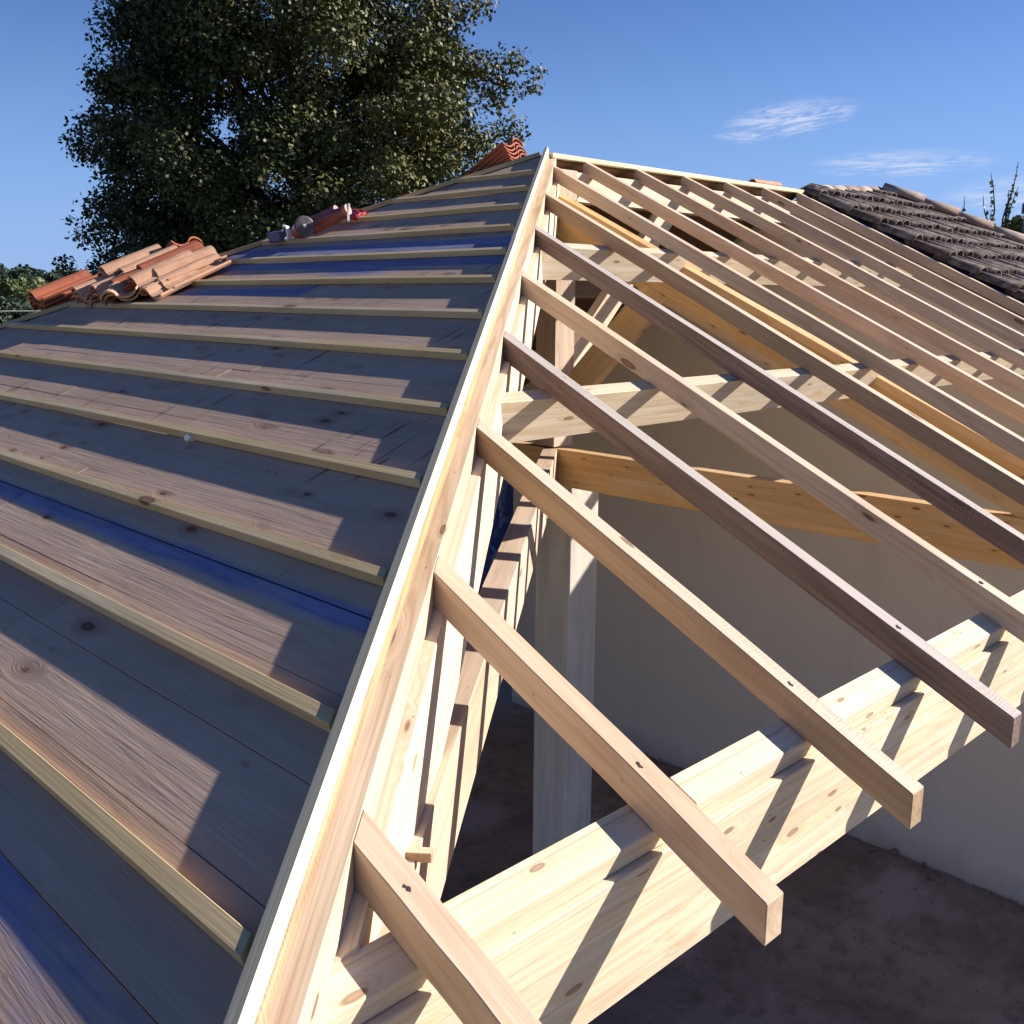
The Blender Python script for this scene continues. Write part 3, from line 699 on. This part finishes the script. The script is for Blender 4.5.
stack(up_e(P4, .15, .028)+Vector((0, -.02, 0)), (1, .0, .41), (-.35, -.15, .9), 2, 'pale', 'long pale pair on the right of the pile, high half', G1, seed=8)
stack(P5, (1, .02, .42), (-.40, -.05, .9), 1, 'pale', 'lowest single tile at the front right of the pile', G1, seed=9)
stack(up_e(P5, .10, .012), (1, .02, .42), (-.40, -.05, .9), 1, 'pale', 'single tile at the right end of the pile', G1, seed=19)
BK = Vector((0, 1, -SBB)).normalized(); BN = Vector((0, SBB, 1)).normalized()
stack((-2.22, 1.40, -.70), BK, BN, 4, 'clay_m', 'stack with round ends facing the camera on top of the pile', G1, gap=.030, jit=.004, seed=10)
stack(dk(-2.97, 2.02, .06), (1, .02, SA), NA, 4, 'clay', 'dark red stack at the far left of the pile', G1, gap=.026, seed=12)
stack((-.405, .12, -.035), BK+Vector((-.12, 0, 0)), BN+Vector((-.15, 0, 0)), 5, 'clay_m', 'neat stack beside the peak of the roof', 'terracotta tiles stacked beside the peak', gap=.030, jit=.004, seed=11)
stack((3.0, .20, -.06), (-1, 0, 0), BN, 4, 'pale', 'flat stack lying behind the far end of the ridge', 'tiles stacked behind the ridge', gap=.024, seed=13)
stack((.46, .16, -.045), (-1, .1, 0), BN, 1, 'clay', 'single brown tile just behind the ridge near the peak', 'tiles stacked behind the ridge', seed=14)

# ================================================================== TOOLS
def lathe(name, prof, mat, parent, mw, seg=24, smooth=True):
    bm = bmesh.new(); rings = []
    for x, r in prof:
        rings.append([bm.verts.new((x, r*math.cos(2*math.pi*k/seg), r*math.sin(2*math.pi*k/seg))) for k in range(seg)])
    for a, b in zip(rings, rings[1:]):
        for k in range(seg): bm.faces.new((a[k], a[(k+1) % seg], b[(k+1) % seg], b[k]))
    bm.faces.new(rings[0]); bm.faces.new(list(reversed(rings[-1])))
    bmesh.ops.recalc_face_normals(bm, faces=list(bm.faces)); me = bpy.data.meshes.new(name); bm.to_mesh(me); bm.free()
    return link_mesh(name, me, mat, parent, mw)
b0 = dk(-1.86, .84, .076)
ct = empty('tool_case', b0, 'small blue grey case with a white handle on the top batten by the left hip', 'tool case')
box('case_body', (-.04, -.05, 0), (.04, .05, .065), M['blue_can'], ct, .008, Matrix.Rotation(-.25, 3, 'Y') @ Matrix.Rotation(.4, 3, 'Z'), b0+Vector((0, .02, -.005)))
strap('handle', [b0+Vector(v) for v in ((.02, -.075, .0), (.02, -.075, .05), (.02, -.055, .085), (.02, -.02, .092))], .012, .008, M['white'], ct)
b1 = dk(-1.82, .60, .078)
sw = empty('circular_saw', b1, 'orange bodied power saw with a round grey guard lying on the batten', 'power saw')
ax = Vector((-.35, -.93, .12))
mw = frame(b1+Vector((0, .06, .048)), ax, (0, 0, 1))
lathe('motor_housing', [(-.12, .02), (-.10, .040), (-.03, .050), (.06, .052), (.10, .045)], M['orange'], sw, mw)
lathe('blade_guard', [(.10, .04), (.102, .060), (.122, .064), (.126, .056), (.130, .02)], M['greydisc'], sw, mw, seg=28)
lathe('hub', [(.130, .012), (.138, .010)], M['white'], sw, mw, seg=12)
b2 = dk(-1.68, .50, .085)
dr = empty('cordless_drill', b2, 'dark red hand tool with a pale clip behind the round guard', 'hand tool')
lathe('tool_body', [(-.17, .02), (-.15, .04), (.05, .045), (.12, .03), (.16, .014)], M['darkred'], dr, frame(b2+Vector((0, .03, .05)), (.3, -.9, .35), (0, 0, 1)))
lathe('tool_grip', [(-.14, .022), (.10, .026)], M['darkred'], dr, frame(b2+Vector((.02, .12, .085)), (.3, -.9, .30), (0, 0, 1)))
lathe('collar', [(0, .034), (.03, .034)], M['orange'], dr, frame(b2+Vector((.03, -.09, .095)), (.3, -.9, .35), (0, 0, 1)))
strap('clip', [b2+Vector(v) for v in ((.05, -.11, .14), (.03, -.13, .09), (.0, -.17, .03))], .006, .006, M['white'], dr)
b3 = dk(-1.46, .62, .07)
o = box('red_rag', (-.05, -.13, 0), (.05, .10, .035), M['red'], None, .012, Matrix.Rotation(.15, 3, 'X') @ Matrix.Rotation(-.4, 3, 'Y'), b3+Vector((0, 0, .01)))
bmx = bmesh.new(); bmx.from_mesh(o.data); bmesh.ops.subdivide_edges(bmx, edges=list(bmx.edges), cuts=3, use_grid_fill=True); rr = random.Random(1)
for vv in bmx.verts: vv.co += Vector((rr.uniform(-1, 1), rr.uniform(-1, 1), rr.uniform(-1, 1)))*.006
bmx.to_mesh(o.data); bmx.free(); tag(o, 'crumpled bright red cloth bag on the boards beside the hand tool', 'bag')
# white scrap
bm = bmesh.new(); bmesh.ops.create_icosphere(bm, subdivisions=2, radius=.017, matrix=Matrix.Diagonal((1, 1.3, .8, 1))); rr = random.Random(8)
for vv in bm.verts: vv.co *= rr.uniform(.7, 1.25)
tag(finish(bm, 'plaster_lump', M['plaster'], None, Matrix.Translation(dk(-3.90, -1.77, .06))), 'small white plaster lump lying on the boards above a batten', 'plaster lump')

# ================================================================== GROUND, SKY, TREES
GZ = -6.22
bm = bmesh.new(); n = 60; g_ = []
def gh(X, Y):
    d = math.hypot(X, Y); return GZ+max(0, d-60)*.006+.25*math.sin(X*.05)*math.cos(Y*.04)*min(1, d/40)
xs = [(-1 if i < 0 else 1)*abs(i/30)**3*900 for i in range(-30, 31)]
for X in xs: g_.append([bm.verts.new((X, Y, gh(X, Y)-(.0 if abs(X) > 14 or abs(Y) > 14 else .15))) for Y in xs])
for i in range(60):
    for j in range(60): bm.faces.new((g_[i][j], g_[i+1][j], g_[i+1][j+1], g_[i][j+1]))
tag(finish(bm, 'ground', M['grass'], None, Matrix.Identity(4), smooth=True), kind='structure')

def leaves_mesh(name, centers, radii, count, size, seed, tonef, mat, parent, droop=.3):
    rg = np.random.default_rng(seed); centers = np.array(centers, float); radii = np.array(radii, float)
    w = radii[:, 0]*radii[:, 1]*radii[:, 2]; w = w**.75; idx = rg.choice(len(centers), count, p=w/w.sum())
    d = rg.normal(size=(count, 3)); d /= np.linalg.norm(d, axis=1)[:, None]
    r = rg.random(count)**(1/2.2)
    P = centers[idx]+d*radii[idx]*(r*(.85+.25*rg.random(count)))[:, None]
    nrm = d*.6+rg.normal(size=(count, 3))*.6+np.array([0, 0, .5]); nrm /= np.linalg.norm(nrm, axis=1)[:, None]
    t = np.cross(nrm, rg.normal(size=(count, 3))); t /= np.linalg.norm(t, axis=1)[:, None]; b = np.cross(nrm, t)
    s = size*(.6+.8*rg.random(count))[:, None]
    V = np.stack([P-t*s*.55, P+b*s*.38-nrm*s*.06, P+t*s*.65-nrm*s*droop*.3, P-b*s*.38-nrm*s*.06], 1).reshape(-1, 3)
    me = bpy.data.meshes.new(name); me.vertices.add(len(V)); me.vertices.foreach_set('co', V.ravel())
    me.loops.add(count*4); me.loops.foreach_set('vertex_index', np.arange(count*4)); me.polygons.add(count)
    me.polygons.foreach_set('loop_start', np.arange(count)*4); me.polygons.foreach_set('loop_total', np.full(count, 4)); me.update()
    a = me.attributes.new('tone', 'FLOAT', 'FACE'); a.data.foreach_set('value', np.clip(tonef(P, rg), 0, 1).astype(np.float32))
    return link_mesh(name, me, mat, parent, Matrix.Identity(4))
def limb(bm, p0, p1, r0, r1, seg=7, n=5, wob=.1, rr=random):
    p0, p1 = Vector(p0), Vector(p1); prev = None
    for i in range(n+1):
        t = i/n; p = p0.lerp(p1, t)+Vector((rr.uniform(-1, 1), rr.uniform(-1, 1), 0))*wob*(0 < i < n); r = r0+(r1-r0)*t
        x = (p1-p0).normalized(); s = x.cross(Vector((.3, 1, .2))).normalized(); u = s.cross(x)
        ring = [bm.verts.new(p+(s*math.cos(2*math.pi*k/seg)+u*math.sin(2*math.pi*k/seg))*r) for k in range(seg)]
        if prev:
            for k in range(seg): bm.faces.new((prev[k], prev[(k+1) % seg], ring[(k+1) % seg], ring[k]))
        prev = ring
# --- big tree
cx, cy = 6.35, 13.25
tree = empty('tree', (cx, cy, GZ), 'large dense broadleaf tree rising behind the boarded slope, sunlit right side coloured paler and yellower', 'tree')
rr = random.Random(21); bm = bmesh.new()
limb(bm, (cx, cy, GZ-.2), (cx+.1, cy, -1.5), .38, .28, 10, 4, .03, rr)
limb(bm, (cx+.1, cy, -1.5), (cx, cy+.2, 6.5), .28, .06, 8, 7, .12, rr)
ang = 0
right = Vector((.711, -.703, 0)); away = Vector((.703, .711, 0))
cen, rad = [], []
rg = random.Random(33)
def crown_r(zz):   # half width at height zz (metres)
    pts = [(-4.4, 2.6), (-3, 3.7), (-1, 4.1), (1, 4.0), (3, 3.8), (5.3, 2.9), (7, 2.1), (8.6, .5)]
    for (a, ra), (b, rb) in zip(pts, pts[1:]):
        if a <= zz <= b: return ra+(rb-ra)*(zz-a)/(b-a)
    return 0
for i in range(760):
    zz = rg.uniform(-4.2, 8.3); R_ = crown_r(zz); a = rg.uniform(0, 2*math.pi); q = R_*math.sqrt(rg.uniform(.10, 1))*rg.uniform(.88, 1.03)
    p = Vector((cx, cy, zz))+right*math.cos(a)*q+away*math.sin(a)*q*.85
    s = rg.uniform(.4, .85); cen.append(tuple(p)); rad.append((s, s, s*.72))
    if i % 14 == 0:
        limb(bm, (cx, cy, max(-3.5, zz-2.6)), p, .09, .015, 5, 5, .15, rg)
# a few lobes sticking out at the sides as in the photograph
for dr_, zz, s in ((-4.25, 1.9, .38), (-4.6, 2.05, .18), (-4.0, 2.5, .28), (-4.35, .2, .4), (-4.65, .5, .18), (-4.5, -.7, .4), (-4.85, -.35, .25), (-4.6, -1.5, .45), (-3.3, 4.2, .35), (-3.0, 5.0, .3), (-3.8, 3.2, .3),
                   (4.3, 3.6, .45), (4.65, 3.1, .35), (4.3, 2.3, .45), (3.7, 4.6, .4), (4.85, 3.4, .2), (4.2, 1.5, .45)):
    p = Vector((cx, cy, zz))+right*dr_; cen.append(tuple(p)); rad.append((s, s, s*.75)); p2 = Vector((cx, cy, zz-.2))+right*dr_*.86; cen.append(tuple(p2)); rad.append((s*1.3, s*1.3, s))
finish(bm, 'trunk', M['bark'], tree, Matrix.Identity(4), smooth=True)
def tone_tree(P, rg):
    side = ((P[:, 0]-cx)*right.x+(P[:, 1]-cy)*right.y)/5.0  # leaf colour lightens to the right, painting in the sunlit flank
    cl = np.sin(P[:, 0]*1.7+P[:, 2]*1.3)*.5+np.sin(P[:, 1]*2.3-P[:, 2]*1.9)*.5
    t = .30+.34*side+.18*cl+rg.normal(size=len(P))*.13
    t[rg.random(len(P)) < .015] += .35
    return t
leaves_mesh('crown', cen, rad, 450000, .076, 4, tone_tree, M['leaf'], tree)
# --- far trees on the left
def far_tree(px, dist, h, w, label, seed, matk='leaf_far', base=None):
    # direction given as (x, y) unit-ish vector on plan
    X, Y = -5.6+px[0]*dist, -5.07+px[1]*dist; gz = gh(X, Y)
    t = empty('tree', (X, Y, gz), label, 'tree', 'distant trees beyond the left edge of the roof')
    bm = bmesh.new(); r1 = random.Random(seed); limb(bm, (X, Y, gz-.3), (X, Y, gz+h*.7), w*.05, w*.02, 6, 3, .05, r1)
    for _ in range(7):
        limb(bm, (X, Y, gz+h*r1.uniform(.25, .5)), (X+r1.uniform(-1, 1)*w*.35, Y+r1.uniform(-1, 1)*w*.35, gz+h*r1.uniform(.5, .85)), w*.02, w*.006, 5, 3, .05, r1)
    finish(bm, 'trunk', M['bark'], t, Matrix.Identity(4), smooth=True)
    cs, rs = [], []
    for _ in range(40):
        a = r1.uniform(0, 6.28); zz = r1.uniform(.18, .92); q = w*.5*math.sqrt(max(0, 1-((zz-.5)/.5)**2))*math.sqrt(r1.random()); s = w*r1.uniform(.09, .2)
        cs.append((X+math.cos(a)*q, Y+math.sin(a)*q, gz+h*zz)); rs.append((s, s, s*.8))
    leaves_mesh('crown', cs, rs, 9000, (.30 if dist < 100 else 1.0), seed, lambda P, rg: .35+.25*rg.normal(size=len(P)), M[matk], t)
def dirpx(x):   # plan direction seen at picture column x (only used to lay out the far tree line)
    a = .7916+math.atan((512-x)/1015.6*1.0); return (math.cos(a), math.sin(a))
FT = [(10, 62, 5.0, 5.0, 'dark tall tree nearest the left edge of the picture', 'leaf_far'), (-14, 66, 5.6, 7, 'dark tree cut by the left edge of the picture', 'leaf_far'),
      (35, 262, 6.6, 11, 'small rounded yellow green tree between two darker ones', 'leaf_olive'), (52, 275, 9.0, 16, 'bluish dark tree just left of the large tree', 'leaf_far'),
      (78, 280, 8.5, 15, 'dark tree whose top shows beneath the large tree at the left', 'leaf_far'),
      (18, 300, 9.6, 17, 'hazy far tree behind the dark left tree', 'leaf_far'), (0, 320, 10.6, 18, 'far tree on the horizon at the picture edge', 'leaf_far'), (100, 290, 8, 16, 'far tree mostly hidden behind the tile pile', 'leaf_far')]
for i, (px, d, h, w, lb, mk) in enumerate(FT): far_tree(dirpx(px), d, h, w, lb, 50+i, mk)
# telephone wire on the left
wa, wb = dirpx(-60), dirpx(62)
pa = Vector((-5.6+wa[0]*50, -5.07+wa[1]*50, -1.72)); pb = Vector((-5.6+wb[0]*50, -5.07+wb[1]*50, -1.70))
bm = bmesh.new(); limb(bm, pa, pb, .03, .03, 5, 6, 0)
tag(finish(bm, 'overhead_wire', flat('wire', (.35, .35, .33), .5), None, Matrix.Identity(4)), 'thin overhead wire crossing in front of the distant trees at the left', 'wire')
# --- bush with bare sprigs behind the old roof at the right
d = (.937, .350); bx, by = -5.59+d[0]*24, -5.07+d[1]*24
sh = empty('shrub', (bx, by, gh(bx, by)), 'sparse leafy treetop with upright sprigs behind the old tiled roof', 'shrub')
bm = bmesh.new(); rg = random.Random(5); cs, rs = [], []
rt = Vector((math.sin(.7916-.44), -math.cos(.7916-.44), 0)); rt = Vector((d[1], -d[0], 0))
limb(bm, (bx, by, gh(bx, by)), (bx, by, .1), .14, .05, 8, 6, .08, rg)
for dx0, dx1, z1, nn in ((-.1, -.32, 1.6, 12), (-.1, -.42, 1.15, 7), (.0, .17, 1.8, 14), (0, .05, 1.25, 9), (.0, .22, 1.3, 7), (.2, .45, 1.0, 8), (.3, .62, 1.2, 8), (-.1, -.25, .8, 6), (-.7, -.78, 1.15, 6)):
    a = Vector((bx, by, .1))+rt*dx0; b_ = Vector((bx, by, z1))+rt*dx1; limb(bm, a, b_, .028, .006, 5, 6, .04, rg)
    for k in range(nn):
        t = .25+.75*k/nn; p = a.lerp(b_, t); s = .055*(1.3-t); cs.append(tuple(p)); rs.append((s, s, s*1.2))
for k in range(14):
    p = Vector((bx, by, rg.uniform(.1, .75)))+rt*rg.uniform(-.5, .7); cs.append(tuple(p)); rs.append((.2, .2, .18))
finish(bm, 'trunk', M['bark'], sh, Matrix.Identity(4), smooth=True)
leaves_mesh('crown', cs, rs, 1900, .085, 9, lambda P, rg: .45+.2*rg.normal(size=len(P)), M['leaf_olive'], sh)
# dark flue pipe at the right edge
fx, fy = -5.59+.9434*13.2, -5.07+.3317*13.2
fl_ = lathe('flue_pipe', [(0, .05), (1.1, .05), (1.1, .08), (1.2, .08), (1.26, .03)], M['membrane'], None, frame((fx, fy, -1.10), (0, 0, 1), (1, 0, 0)), 14)
tag(fl_, 'dark flue pipe standing at the right edge beyond the old tiled roof', 'flue pipe')

# ------------------------------------------------------------------ sun, sky
SUN = Vector((1, -.607, .61)).normalized()
el = math.asin(SUN.z); rot = math.atan2(SUN.x, SUN.y)
sl = bpy.data.lights.new('sun', 'SUN'); sl.energy = 5.0; sl.angle = math.radians(.5); sl.color = (1, .95, .88)
so = bpy.data.objects.new('sun', sl); C.objects.link(so); so.rotation_euler = (-SUN).to_track_quat('-Z', 'Y').to_euler()
wd = bpy.data.worlds.new('World'); bpy.context.scene.world = wd; wd.use_nodes = True; nt = wd.node_tree; nt.nodes.clear(); g = N(nt)
sky = g.n('TexSky'); sky.sky_type = 'NISHITA'; sky.sun_disc = False; sky.sun_elevation = el; sky.sun_rotation = rot; sky.air_density = 1.0; sky.dust_density = .08; sky.ozone_density = 3.0; sky.altitude = 100
hs = g.n('HueSaturation'); g.l(sky.outputs[0], hs.inputs['Color']); hs.inputs['Saturation'].default_value = 1.16; hs.inputs['Value'].default_value = 1.0
tint = g.mix(1.0, hs.outputs[0], (.89, .87, 1.18), 'MULTIPLY')
dirv = g.vm('NORMALIZE', g.coord('Generated'))
sz_ = g.n('SeparateXYZ'); g.l(dirv, sz_.inputs[0])
tint = g.mix(g.ramp(sz_.outputs[2], -.02, .30, .75, 0), tint, (2.6, 4.9, 9.8))
def cloud(col, c, rx, ry, tilt, amp, sc):
    c = Vector(c).normalized(); r = Vector((c.y, -c.x, 0)).normalized(); u = r.cross(c)
    r2 = r*math.cos(tilt)+u*math.sin(tilt); u2 = -r*math.sin(tilt)+u*math.cos(tilt)
    def dot(v):
        x = g.n('VectorMath', operation='DOT_PRODUCT'); g.l(dirv, x.inputs[0]); x.inputs[1].default_value = v; return x.outputs['Value']
    a, b_ = g.m('DIVIDE', dot(r2), rx), g.m('DIVIDE', dot(u2), ry)
    front = g.m('GREATER_THAN', dot(c), .5)
    cv = g.n('CombineXYZ'); g.l(a, cv.inputs[0]); g.l(g.m('MULTIPLY', b_, 1.0), cv.inputs[1])
    nz = g.noise(g.vm('MULTIPLY', cv.outputs[0], (1.6*sc, 3.2*sc, 1)), 1, 9, .68, .9)
    b2 = g.m('ADD', b_, g.m('MULTIPLY', g.m('SUBTRACT', nz, .5), 1.1))
    rr_ = g.m('ADD', g.m('MULTIPLY', a, a), g.m('MULTIPLY', b2, b2))
    f = g.m('MULTIPLY', g.ramp(rr_, .0, 1.0, 1, 0), g.ramp(nz, .38, .66, .05, 1))
    f = g.m('MULTIPLY', g.m('MULTIPLY', f, amp), front)
    return g.mix(f, col, (8.4, 8.6, 10.0))
col = cloud(tint, (.846, .508, .157), .066, .017, .12, .75, 1.3)
col = cloud(col, (.826, .546, .142), .03, .006, -.05, .4, 1.0)
col = cloud(col, (.897, .427, .117), .085, .013, .0, .6, 1.2)
col = cloud(col, (.940, .335, .088), .075, .02, .05, .5, 1.0)
bg = g.n('Background'); g.l(col, bg.inputs[0]); bg.inputs[1].default_value = .05
ow = g.n('OutputWorld'); g.l(bg.outputs[0], ow.inputs[0])

# ------------------------------------------------------------------ camera
cam = bpy.data.cameras.new('camera'); co = bpy.data.objects.new('camera', cam); C.objects.link(co)
Rm = Matrix(((.71238874, -.7017586, .00609497), (.14141549, .1520536, .97820313), (.68738922, .69599897, -.2075608)))
mw = Matrix.Identity(4)
for i in range(3): mw[i][0] = Rm[0][i]; mw[i][1] = Rm[1][i]; mw[i][2] = -Rm[2][i]; 
mw.translation = Vector((-5.5932, -5.0669, -.9487)); co.matrix_world = mw
cam.sensor_width = 36; cam.lens = 1015.63/1024*36; cam.clip_end = 3000; cam.clip_start = .02
sc = bpy.context.scene; sc.cycles.max_bounces = 6; sc.cycles.diffuse_bounces = 3; sc.cycles.glossy_bounces = 2; sc.camera = co; sc.render.resolution_x = 1024; sc.render.resolution_y = 1024
sc.view_settings.view_transform = 'Standard'; sc.view_settings.look = 'None'; sc.view_settings.exposure = .98; sc.view_settings.gamma = 1
